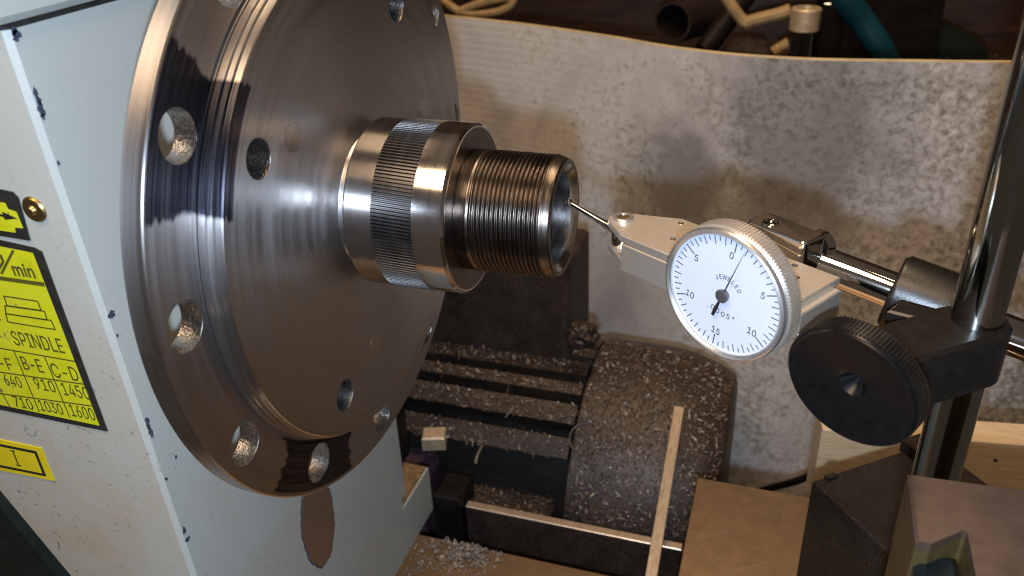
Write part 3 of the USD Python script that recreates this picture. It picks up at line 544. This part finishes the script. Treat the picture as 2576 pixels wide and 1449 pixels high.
# knob: dished face, fine grooves round the rim
kprof = [(-.0062, 0), (-.0062, KR*.93), (-.0052, KR-.0001), (-.0010, KR-.0001), (0, KR*.955), (-.0002, KR*.93), (-.0016, .0040), (-.0020, .0031), (-.0055, .0010), (-.0056, 0)]
KB = obj('knob', rev_at(kprof, kcen, nk_, 120), M['black_gloss'], clp)
kk = 110; kp = []
for i in range(kk):
    for da, r in ((0, KR+.00022), (.5, KR+.00022), (.62, KR-.00012), (.88, KR-.00012)): kp.append((r*math.cos((i+da)*2*math.pi/kk), r*math.sin((i+da)*2*math.pi/kk)))
af = axis_frame(kcen-nk_*.0053, nk_)
obj('knob_rim', m3.Manifold.extrude(m3.CrossSection([kp]), .0044).transform(af[:3])-rev_at([(-.02, 0), (-.02, KR-.0004), (.02, KR-.0004), (.02, 0)], kcen, nk_, 96), M['black'], KB, smooth=20)
# jaw: rounded bar from the knob round the post
jc0 = kcen-nk_*.012
e = hub.copy(); e[2] = jc0[2]; jd = e-jc0; jd[2] = 0; JL = np.linalg.norm(jd); jd /= JL; jn = np.array([-jd[1], jd[0], 0])
RJ = .0075
jaw = LineString([(-.004, 0), (JL, 0)]).buffer(RJ, 24)
jaw = Polygon(jaw.exterior.coords).difference(Point(JL, 0).buffer(.00553, 32))
ZJ = zj1
jb = bevel(LineString([(-.004, 0), (JL, 0)]).buffer(RJ, 24), jaw_h, .0009, frame((jc0[0], jc0[1], ZJ-jaw_h), jd, jn, zz))
jb -= cyl(hub+zz*(ZJ-.05), hub+zz*(ZJ+.05), .00553, 48)
mid = jc0+jd*JL*.5; 
slot = obox(np.array([jc0[0], jc0[1], ZJ-.006])+jn*.0042+jd*(-.008), jd, jn, zz, (.034, .0011, .020), .0001)
front = rev_at([(-.0068, 0), (-.0068, .06), (.08, .06), (.08, 0)], kcen, nk_, 32)
obj('jaw', jb-front, M['black'], clp)
lg = [P(2232, 779, z=ZJ)[:2], P(2391, 818, z=ZJ)[:2], P(2405, 790, z=ZJ)[:2], P(2266, 752, z=ZJ)[:2]]
obj('sleeve_lug', bevel(Polygon(lg), .012, .0005, frame((0, 0, ZJ-.0122), (1, 0, 0), (0, 1, 0))), M['black'], clp)
obj('knob_stem', cyl(kcen-nk_*.014, kcen-nk_*.0055, .0052, 40), M['black'], clp)
# sleeve on the cross rod behind the jaw
sa = ra+rd*((P(2212, 745, pl=(jn, jn@P(2212, 745, d=.213)))-ra)@rd)
t0 = (P(2240, 735, d=.2150)-ra)@rd
sl = rev_at([(0, .0049), (0, .0088), (.0012, .0098), (.0200, .0098), (.0212, .0088), (.0212, .0049)], ra+rd*t0, rd, 64)
obj('rod_sleeve', sl, M['black'], clp, smooth=45)
md = ra+rd*(t0+.010); jm = np.array([md[0], md[1], 0])*0

# ------------------------------------------------------------------ tool post block, swivelled slide, cross slide
tp = thing('tool_post', 'worn steel tool post block with an open notch in the bottom right corner', 'tool post', (.17, -.07, -.12))
x0, y0_, zt = .1525, -.0472, -.030
q1 = P(2312, 1362, z=zt); q2 = P(2432, 1330, z=zt)
shape = Polygon([(x0, y0_), (.205, y0_+.0025), (.205, -.13), (q2[0]+.0002, -.13), (q2[0]-.0002, q2[1]), (q1[0]+.0022, q1[1]+.0002), (q1[0]-.0004, q1[1]-.0008)])
tb = extr(shape, .006, frame((0, 0, zt-.006), (1, 0, 0), (0, 1, 0)))
tb = m3.Manifold.hull_points([(x, y, z) for z, o in ((zt-.02, 0), (zt-.0006, 0), (zt, .0006)) for x, y in ((x0+o, y0_-o), (.205, y0_+.0025-o), (.205, -.13), (x0+o, -.13))])
tb -= extr(Polygon([(q1[0]-.02, q1[1]-.0006), (q1[0]+.0022, q1[1]), (q2[0], q2[1]), (q2[0]+.0004, -.14), (q1[0]-.02, -.14)]).buffer(-.0005).buffer(.0005, 6), .04, frame((0, 0, zt-.03), (1, 0, 0), (0, 1, 0)))
hi = m3.Manifold.cube((.2, .2, .2)).translate((.1, -.2, zt-.0022))
obj('top_plate', tb ^ hi, M['copper'], tp); obj('block', tb-hi.translate((0, 0, .00005)), M['post_side'], tp, label='dark golden side of the tool post')
obj('body', bbox((x0+.0002, -.13, -.12), (.204, y0_-.0002, zt-.0203), .0004), M['post_side'], tp)
obj('tool_shank', bbox((x0+.0006, -.125, zt-.0200), (q2[0]-.0008, q2[1]-.0022, zt-.0055), .0012), M['blued'], tp)

zc = -.100
k0 = P(2045, 1208, z=zc); k1 = P(2285, 1128, z=zc); k2 = P(2270, 1380, z=zc); ea = (k1-k0)/np.linalg.norm(k1-k0); eb = np.cross(ea, zz)
cs = thing('swivelled_slide', 'rough black cast iron slide turned at an angle with a rusty raised lip', 'machine slide', k0+ea*.02+eb*.02-zz*.05)
La = np.linalg.norm(k1-k0)+.004
def onb(a, b): return k0[:2]+ea[:2]*a+eb[:2]*b
obj('casting', bevel(Polygon([onb(0, 0), onb(0, .055), onb(La, .055), onb(La, 0)]), .050, .0007, frame((0, 0, zc-.05), (1, 0, 0), (0, 1, 0))), M['cast'], cs)
obj('lip', bevel(Polygon([onb(La-.007, -.001), onb(La-.007, .055), onb(La+.001, .055), onb(La+.001, -.001)]), .006, .0006, frame((0, 0, zc-.0012), (1, 0, 0), (0, 1, 0))), M['rust'], cs)
obj('corner_nib', obox(k0+ea*.006+eb*.0016+zz*.0006, ea, eb, zz, (.004, .002, .002), .0004), M['cast'], cs)
zs = -.15
c1 = P(1755, 1205, z=zs); c2 = P(2030, 1245, z=zs)
xs_ = top('cross_slide', bbox((c1[0]-.0002, -.09, zs-.0508), (.19, (c1[1]+c2[1])/2, zs), .0004), M['ground'],
          'flat brown ground steel cross slide with fine scratches beside the pale wood strip', 'machine slide')

# ------------------------------------------------------------------ bed and rails
top('lathe_bed', bbox((XH-.10, -.12, ZB-.05), (.097, .0651, ZB), .0005), M['ground'], 'brown ground steel front bed way carrying a small heap of curled swarf', 'lathe bed')
rl = thing('rear_rail', 'rear bed rail with bright top edge and dark oily wall in front of the motor', 'rail', (.04, .09, ZB-.08))
obj('wall', bbox((-.0128, .0893, ZB-.09), (.1300, .0933, ZB-.0012), .0002), M['motor_dark'], rl)
obj('bright_edge', bbox((-.0130, .0891, ZB-.0012), (.0946, .0935, ZB), .0003), M['bright_bar'], rl)
top('bed_web', bbox((-.0285, .0850, ZB-.09), (-.0140, .104, ZB+.007), .001), M['pitch'], 'black oily bed web standing between headstock foot and rear rail', 'bed web')
top('chip_tray', bbox((-.25, -.2, ZB-.16), (.35, .55, ZB-.15)), M['pitch'], 'black oily chip tray under the lathe bed', 'tray', kind='structure')

# ------------------------------------------------------------------ motor
YM, ZM, RM = .170, -.235, .0749
mo = thing('finned_motor', 'dark finned electric motor caked with swarf behind the lathe bed', 'motor', (.0, YM, ZM-RM))
def mring(profile, seg=160): return rev_at(profile, (0, YM, ZM), (1, 0, 0), seg)
cx0, cx1 = .0345, .1085
cov = mring([(cx0, 0), (cx0, RM-.0006), (cx0+.0006, RM), (cx1-.036, RM), (cx1-.023, RM-.0020), (cx1-.010, RM-.0062), (cx1-.003, RM-.0100), (cx1-.0008, RM-.0128), (cx1, RM-.0160), (cx1, 0)])
obj('end_cover', cov, M['motor'], mo)
obj('core', mring([(-.13, 0), (-.13, RM-.0135), (cx0+.001, RM-.0135), (cx0+.001, 0)]), M['pitch'], mo)  # painted black so the shadow between the fins lies in its colour
gaps = [80.5, 91.0, 103.4, 113.6, 127.2, 141.6]
def sector(a0, a1, r0, r1, n=10):
    t = np.radians(np.linspace(a0, a1, n))
    return Polygon([(r1*math.cos(x), r1*math.sin(x)) for x in t]+[(r0*math.cos(x), r0*math.sin(x)) for x in t[::-1]])
for i in range(len(gaps)-1):
    a, b = gaps[i], gaps[i+1]; gp = (1.5, 2.0, 2.2, 2.4, 2.9, 3.4)
    obj('fin', extr(sector(a+gp[i], b-gp[i+1], RM-.016, RM-.0012), .163, frame((-.13, YM, ZM), (0, 1, 0), (0, 0, 1), (1, 0, 0))), M['motor'], mo)
for a0, a1 in ((66, 79),):
    obj('fin', extr(sector(a0, a1, RM-.016, RM-.0012), .163, frame((-.13, YM, ZM), (0, 1, 0), (0, 0, 1), (1, 0, 0))), M['motor'], mo)
# terminal box
tb0 = P(1425, 770, y=.165)
tbx = bevel(sbox(-.075, .166, .0215, .212).buffer(-.004).buffer(.004, 6), .062, .001, frame((0, 0, -.166), (1, 0, 0), (0, 1, 0)))
obj('terminal_box', tbx, M['motor_dark'], mo)
# foot ledge with swarf and mounting foot
obj('foot', bbox((-.036, .0945, -.236), (.0270, .122, -.2125), .003), M['motor'], mo)
obj('foot', bbox((-.075, .092, -.240), (-.038, .128, -.2005), .004), M['purple'], mo, label='dark purple painted mounting foot')
nutc = P(1093, 1104, y=.1105)
obj('nut', obox(nutc, np.array([.95, .3, 0])/np.linalg.norm([.95, .3]), np.array([-.3, .95, 0])/np.linalg.norm([-.3, .95]), zz, (.0120, .010, .0085), .0008), M['nickel'], mo)
# pressed ring on the end cover
rp = P(1492, 1108, pl=(np.array([0, -.62, .78]), np.array([0, -.62, .78])@np.array([0, YM, ZM])+RM-.0006)); rn = np.array([0, rp[1]-YM, rp[2]-ZM]); rn /= np.linalg.norm(rn)
obj('cover_ring', rev_at([(-.0025, .0072), (-.0025, .0084), (.0006, .0082), (.0004, .0074)], np.array([cx0+.006, YM, ZM])+rn*RM, rn, 48), M['motor'], mo)

# swarf
def chip_strip(p, nrm_, tdir, L, w, curl, thick=.00012, seg=5, lift=.0003):
    b = np.cross(nrm_, tdir); V = []; F_ = []
    for i in range(seg+1):
        s = (i/seg-.5); a = curl*s
        if abs(curl) > 1e-3: off = tdir*(L/curl*math.sin(a))+nrm_*(L/abs(curl)*(1-math.cos(a)))
        else: off = tdir*L*s
        ww = w*(1-.5*abs(2*s)**2)
        for sg in (-1, 1):
            for hgt in (0, thick): V.append(p+off+b*(ww/2*sg)+nrm_*(lift+hgt))
    for i in range(seg):
        a = i*4; c = a+4
        F_ += [(a+1, c+1, c+3), (a+1, c+3, a+3), (a, a+2, c+2), (a, c+2, c), (a, c, c+1), (a, c+1, a+1), (a+2, a+3, c+3), (a+2, c+3, c+2)]
    F_ += [(0, 1, 3), (0, 3, 2), (seg*4, seg*4+2, seg*4+3), (seg*4, seg*4+3, seg*4+1)]
    return np.array(V), np.array(F_)
def rand_dir(nv):
    t = rng.normal(size=3); t -= nv*(t@nv); return t/np.linalg.norm(t)
def merge(parts):
    Vs, Fs, k = [], [], 0
    for v, f in parts: Vs.append(v); Fs.append(f+k); k += len(v)
    return trimesh.Trimesh(np.vstack(Vs), np.vstack(Fs), process=False)
def sliver(p, nv, big=False):
    nv = nv+rng.normal(size=3)*.42; nv /= np.linalg.norm(nv)
    L = float(np.clip(rng.lognormal(-6.35, .5), .0006, .0058))*(1.8 if big else 1); w = float(rng.uniform(.0003, .0009))
    return chip_strip(p, nv, rand_dir(nv), L, w, float(rng.normal(0, 2.0)), lift=float(rng.uniform(0, .0006)))
parts = []
for i in range(3600):
    a = math.radians(rng.uniform(72, 160)); x = rng.uniform(cx0+.001, cx1-.002)
    r = float(np.interp(x, [cx1-.036, cx1-.023, cx1-.010, cx1-.003], [RM, RM-.0020, RM-.0062, RM-.0100]))
    nv = np.array([0, math.cos(a), math.sin(a)]); parts.append(sliver(np.array([x, YM, ZM])+nv*r, nv, i % 40 == 0))
for i in range(len(gaps)-1):
    lo, hi = gaps[i]+2.6, gaps[i+1]-2.6
    for k in range(380):
        a = math.radians(rng.uniform(lo, hi)); x = rng.uniform(-.065, cx0-.001); nv = np.array([0, math.cos(a), math.sin(a)])
        parts.append(sliver(np.array([x, YM, ZM])+nv*(RM-.0012), nv, k % 30 == 0))
for k in range(700):
    x = rng.uniform(-.034, .026); y = rng.uniform(.095, .121); parts.append(sliver(np.array([x, y, -.2125+abs(rng.normal(0, .0008))]), zz, k % 30 == 0))
for k in range(160):
    parts.append(sliver(np.array([rng.uniform(-.072, -.041), rng.uniform(.094, .126), -.2005]), zz))
top('swarf', merge(parts), M['swarf'], 'scattered steel swarf chips lying over the motor, its fins and foot', 'swarf', smooth=False, kind='stuff')
parts = []
for k in range(420):
    if k % 3:
        a = math.radians(rng.uniform(74, 158)); x = rng.uniform(cx0+.002, cx1-.006); r = float(np.interp(x, [cx1-.036, cx1-.023, cx1-.010, cx1-.003], [RM, RM-.0020, RM-.0062, RM-.0100]))
    else:
        i = rng.integers(0, len(gaps)-1); a = math.radians(rng.uniform(gaps[i]+3, gaps[i+1]-3)); x = rng.uniform(-.05, cx0-.002); r = RM-.0012
    nv = np.array([0, math.cos(a), math.sin(a)]); p0 = np.array([x, YM, ZM])+nv*r; n2 = nv+rng.normal(size=3)*.4; n2 /= np.linalg.norm(n2)
    parts.append(chip_strip(p0, n2, rand_dir(n2), rng.uniform(.0018, .0048), rng.uniform(.0005, .0010), rng.choice([-1, 1])*rng.uniform(.3, 3.2), seg=6, lift=.0006))
top('bright_swarf_curls', merge(parts), M['curls'], 'larger bright swarf curls strewn over the motor cover and fins', 'swarf', smooth=False, kind='stuff')
# lump of caked swarf at the corner of the terminal box
lump = trimesh.creation.icosphere(4, 1.0); v = lump.vertices; f_ = meshkit.fbm(v*2.6+9, 4)[:, None]; v = v*(.62+.75*f_)*np.array([.0085, .007, .0075])
lc = P(1466, 842, y=.160); lump = trimesh.Trimesh(v+lc, lump.faces, process=False)
top('swarf_lump', lump, M['motor'], 'rounded lump of caked swarf at the terminal box corner on the motor', 'swarf lump', smooth=True)
# little heap of curls on the bed way
parts = []
hc_ = P(1178, 1392, z=ZB)
for k in range(170):
    d = rng.normal(size=2)*np.array([.0068, .0048]); h = max(0, .003*math.exp(-(d@d)/.00003))*rng.random()
    nv = zz+rng.normal(size=3)*.5; nv /= np.linalg.norm(nv)
    parts.append(chip_strip(np.array([hc_[0]+d[0], min(hc_[1]+d[1], .0635), ZB+h]), nv, rand_dir(nv), rng.uniform(.0024, .0062), rng.uniform(.0006, .0013), rng.choice([-1, 1])*rng.uniform(1.5, 4.5), seg=7))
for k in range(150):
    q = P(rng.uniform(1000, 1230), rng.uniform(1350, 1449), z=ZB)
    if q[0] < XH+.002 or q[1] > .064: continue
    parts.append(chip_strip(q, zz, rand_dir(zz), rng.uniform(.0010, .0036), rng.uniform(.0004, .0009), rng.uniform(-4, 4), seg=6))
for k in range(90):
    q = P(rng.uniform(1000, 1440), rng.uniform(1370, 1449), z=ZB)
    if q[0] < XH+.002 or q[1] > .064: continue
    parts.append(chip_strip(q, zz, rand_dir(zz), rng.uniform(.0004, .0010), rng.uniform(.0002, .0004), rng.uniform(-2, 2), seg=3))
top('swarf_curls', merge(parts), M['curls'], 'small heap of bright curled swarf on the brown bed way', 'swarf', smooth=False, kind='stuff')
parts = []
for k in range(55):
    q = np.array([rng.uniform(c1[0]+.001, .138), rng.uniform(.02, .075), zs]); parts.append(chip_strip(q, zz, rand_dir(zz), rng.uniform(.0003, .0009), rng.uniform(.0002, .0004), 0., seg=2, lift=.00005))
for (qa, qb) in (((1729, 1360), (1851, 1334)), ((1800, 1443), (1950, 1411)), ((1905, 1300), (1960, 1291))):
    A_, B_ = P(*qa, z=zs), P(*qb, z=zs); parts.append(chip_strip((A_+B_)/2, zz, (B_-A_)/np.linalg.norm(B_-A_), np.linalg.norm(B_-A_), .00016, 0., thick=.00002, seg=3, lift=.00003))
top('slide_specks', merge(parts), M['curls'], 'tiny bright metal specks and scratches on the brown cross slide', 'swarf', smooth=False, kind='stuff')
# pale wood strip lying across, and a bent shaving on the fins
def oncover(px, py, r):
    w = ray(px, py); a_ = w[1]**2+w[2]**2; oy, oz = C[1]-YM, C[2]-ZM; b_ = oy*w[1]+oz*w[2]; return C+w*((-b_-math.sqrt(b_*b_-a_*(oy*oy+oz*oz-r*r)))/a_)
s0 = oncover(1709, 1022, RM+.0032); s1 = P(1638, 1449, z=-.1870); sd = (s1-s0)/np.linalg.norm(s1-s0); s1e = s1+sd*.03
sx = np.cross(sd, zz); sx /= np.linalg.norm(sx)
if sx[0] < 0: sx = -sx
sz = np.cross(sx, sd)
if sz[2] < 0: sz = -sz
Ls = np.linalg.norm(s1e-s0)
top('wood_strip', obox((s0+s1e)/2-sz*.0012, sd, sx, np.cross(sd, sx), (Ls, .0049, .0026), .0003), M['stick'], 'long narrow pale wood strip lying over the rear rail against the motor cover', 'wood strip')
g1, g2, g3, g4 = (P(1192, 1075, y=.131), P(1219, 1101, y=.127), P(1213, 1120, y=.122), P(1197, 1165, y=.114))
top('wood_splinter', tube([g1, g2, g3, g4], .0007, 8, 4), M['straw'], 'thin bent pale splinter hanging over the lowest motor fin', 'splinter')

# ------------------------------------------------------------------ splash sheet, plank, cable
prof = [(-.32, .405), (-.2, .375)]+[tuple(P(px, py, z=-.02)[:2]) for px, py in ((1130, 40), (1300, 58), (1540, 92), (1700, 119), (1900, 140), (2050, 148), (2300, 152), (2540, 155))]+[(.30, .290), (.42, .315)]
pr = np.array(prof)
from scipy.interpolate import PchipInterpolator
xx = np.linspace(-.32, .42, 90); yy = PchipInterpolator(pr[:, 0], pr[:, 1])(xx)
ss = thing('splash_sheet', 'stained white splash sheet curving behind the lathe', 'splash guard', (.05, .28, -.36))
def ribbon(z0, z1, t):
    ring = Polygon(list(zip(xx, yy))+list(zip(xx[::-1], yy[::-1]+t))); return extr(ring, z1-z0, frame((0, 0, z0), (1, 0, 0), (0, 1, 0)))
obj('panel', ribbon(-.355, -.0208, .0022), M['sheet'], ss)
obj('top_edge', ribbon(-.0208, -.0200, .0022), M['sheet_edge'], ss)
b0 = P(2069, 1079, y=.098); bd = np.array([.9905, .137, 0]); bnn = np.array([.137, -.9905, 0])
top('pine_plank', bevel(sbox(0, 0, .16, .05), .014, .0006, frame(b0-zz*.05-bnn*.014, bd, zz, bnn)), M['plank'], 'pale pine plank standing on edge behind the black slide and the post', 'plank')
kn_ = P(2504, 1157, pl=(bnn, bnn@b0)); top('nail_hole', cyl(kn_-bnn*.002, kn_+bnn*.0003, .0007, 12), M['ink'], 'small dark nail head in the pine plank right of the post', 'nail')
top('cable', tube([P(1880, 1250, y=.215), P(1960, 1222, y=.205), P(2030, 1200, y=.195), P(2080, 1165, y=.190)], .0022, 12, 8), M['pitch'], 'thin black cable running along the foot of the splash sheet', 'cable')

# ------------------------------------------------------------------ dark shelf and clutter beyond the sheet
def bg(px, py, y=.45): return P(px, py, y=y)
top('back_board', bbox((-.7, .60, -.4), (1.0, .63, .6)), M['brown_wood'], 'dark brown varnished wooden board at the back above the splash sheet', 'board', kind='structure')
top('back_shelf', bbox((-.7, .42, -.10), (1.0, .60, -.085), .002), M['brown_wood'], 'dark wooden shelf holding clutter behind the splash sheet', 'shelf')
tb_ = thing('socket_tube', 'worn steel socket tube with a brass coloured rim standing beyond the sheet', 'tube', bg(2030, 150))
r_ = .0095; a = bg(2028, 30, .44); b = bg(2030, 190, .44); b = np.array([a[0], a[1], b[2]-.03])
obj('barrel', cyl(b, a-zz*.012, r_, 40), M['chrome_dark'], tb_)
obj('rim', rev_at([(-.012, r_-.001), (-.012, r_+.0008), (.002, r_+.001), (.003, r_), (.003, r_-.003), (-.006, r_-.004)], a, zz, 40), M['nickel'], tb_)
q = bg(2082, 75, .45); top('steel_strip', bbox((q[0]-.0045, .45, -.12), (q[0]+.0045, .453, q[2]+.018), .0004), M['chrome_dark'], 'narrow steel strip standing right of the socket tube', 'metal strip')
top('blue_hose', tube([bg(2095, -40, .43), bg(2130, 2, .43), bg(2172, 55, .435), bg(2205, 105, .435), bg(2228, 150, .44), bg(2245, 220, .44)], .0085, 20, 8), M['hose'], 'blue plastic hose hanging down behind the sheet at upper right', 'hose')
top('straw_stalk', tube([bg(1822, -15), bg(1850, 28), bg(1874, 58)], .0042, 10, 4), M['straw'], 'pale straw stalk slanting down to the knot left of the socket tube', 'stalk')
top('straw_stalk', tube([bg(1872, 60), bg(1900, 50), bg(1940, 40), bg(1990, 24)], .0046, 10, 4), M['straw'], 'pale straw stalk lying level towards the socket tube rim', 'stalk')
top('straw_stalk', tube([bg(1915, 150), bg(1950, 128), bg(1985, 106)], .0040, 10, 4), M['straw'], 'short straw stalk low at the foot of the socket tube', 'stalk')
for pts, lab in (([(1105, -5), (1130, 12), (1160, 30), (1200, 36), (1240, 32)], 'lowest pale wood shaving curl above the left end of the sheet'), ([(1150, 32), (1190, 14), (1240, 0), (1285, -8)], 'pale wood shaving rising to the right above the left end of the sheet'), ([(1225, 34), (1262, 26), (1288, 8), (1292, -14)], 'pale wood shaving hooking upward right of the other curls')):
    top('wood_shaving', tube([bg(*p_) for p_ in pts], .0032, 8, 6), M['straw'], lab, 'wood shaving')
pt = bg(1718, 52, .46); pd = np.array([-.25, -.9, .1])
top('rusty_pipe', rev_at([(0, .008), (0, .0145), (.07, .0145), (.07, .013), (.012, .008)], pt-pd*.05/np.linalg.norm(pd), pd, 40), M['rust'], 'short rusty pipe lying with its dark mouth towards the viewer', 'pipe')
pt = bg(1770, 130, .46); top('iron_bar', cyl(pt, pt+np.array([.05, .06, .07]), .008, 20), M['pitch'], 'black iron bar leaning right of the rusty pipe', 'bar')
pt = bg(1880, 150, .45); top('iron_lump', trimesh.Trimesh(trimesh.creation.icosphere(3).vertices*np.array([.022, .014, .016])*(.7+.6*meshkit.fbm(trimesh.creation.icosphere(3).vertices*2+3, 3)[:, None])+pt, trimesh.creation.icosphere(3).faces), M['rust'], 'rusty iron lump beneath the straw stalks', 'iron lump', smooth=True)
parts = []
for k in range(260):
    parts.append(chip_strip(np.array([rng.uniform(-.22, .30), rng.uniform(.43, .56), -.085]), zz, rand_dir(zz), rng.uniform(.0012, .0055), rng.uniform(.0004, .0014), rng.uniform(-3, 3), seg=4, lift=.0004))
top('shelf_swarf', merge(parts), M['swarf'], 'stray swarf and dust glinting on the dark shelf behind the sheet', 'swarf', smooth=False, kind='stuff')
pt = bg(2190, 130, .47); top('black_box', obox(pt+zz*.01, (.9, .43, 0), (-.43, .9, 0), zz, (.07, .05, .11), .002), M['pitch'], 'black greasy box behind the blue hose', 'box')
pt = bg(2380, 110, .47); top('folded_plastic', m3.Manifold.hull_points([(x_, y_, z_) for y_ in (.47, .50) for x_, z_ in ((bg(2080, 175)[0], -.084), (bg(2520, 175)[0], -.084), (bg(2495, 140)[0], bg(2495, 140)[2]), (bg(2370, 78)[0], bg(2370, 78)[2]), (bg(2320, 92)[0], bg(2320, 92)[2]))]), M['pitch2'], 'dark green folded plastic beyond the right end of the sheet', 'plastic sheet')
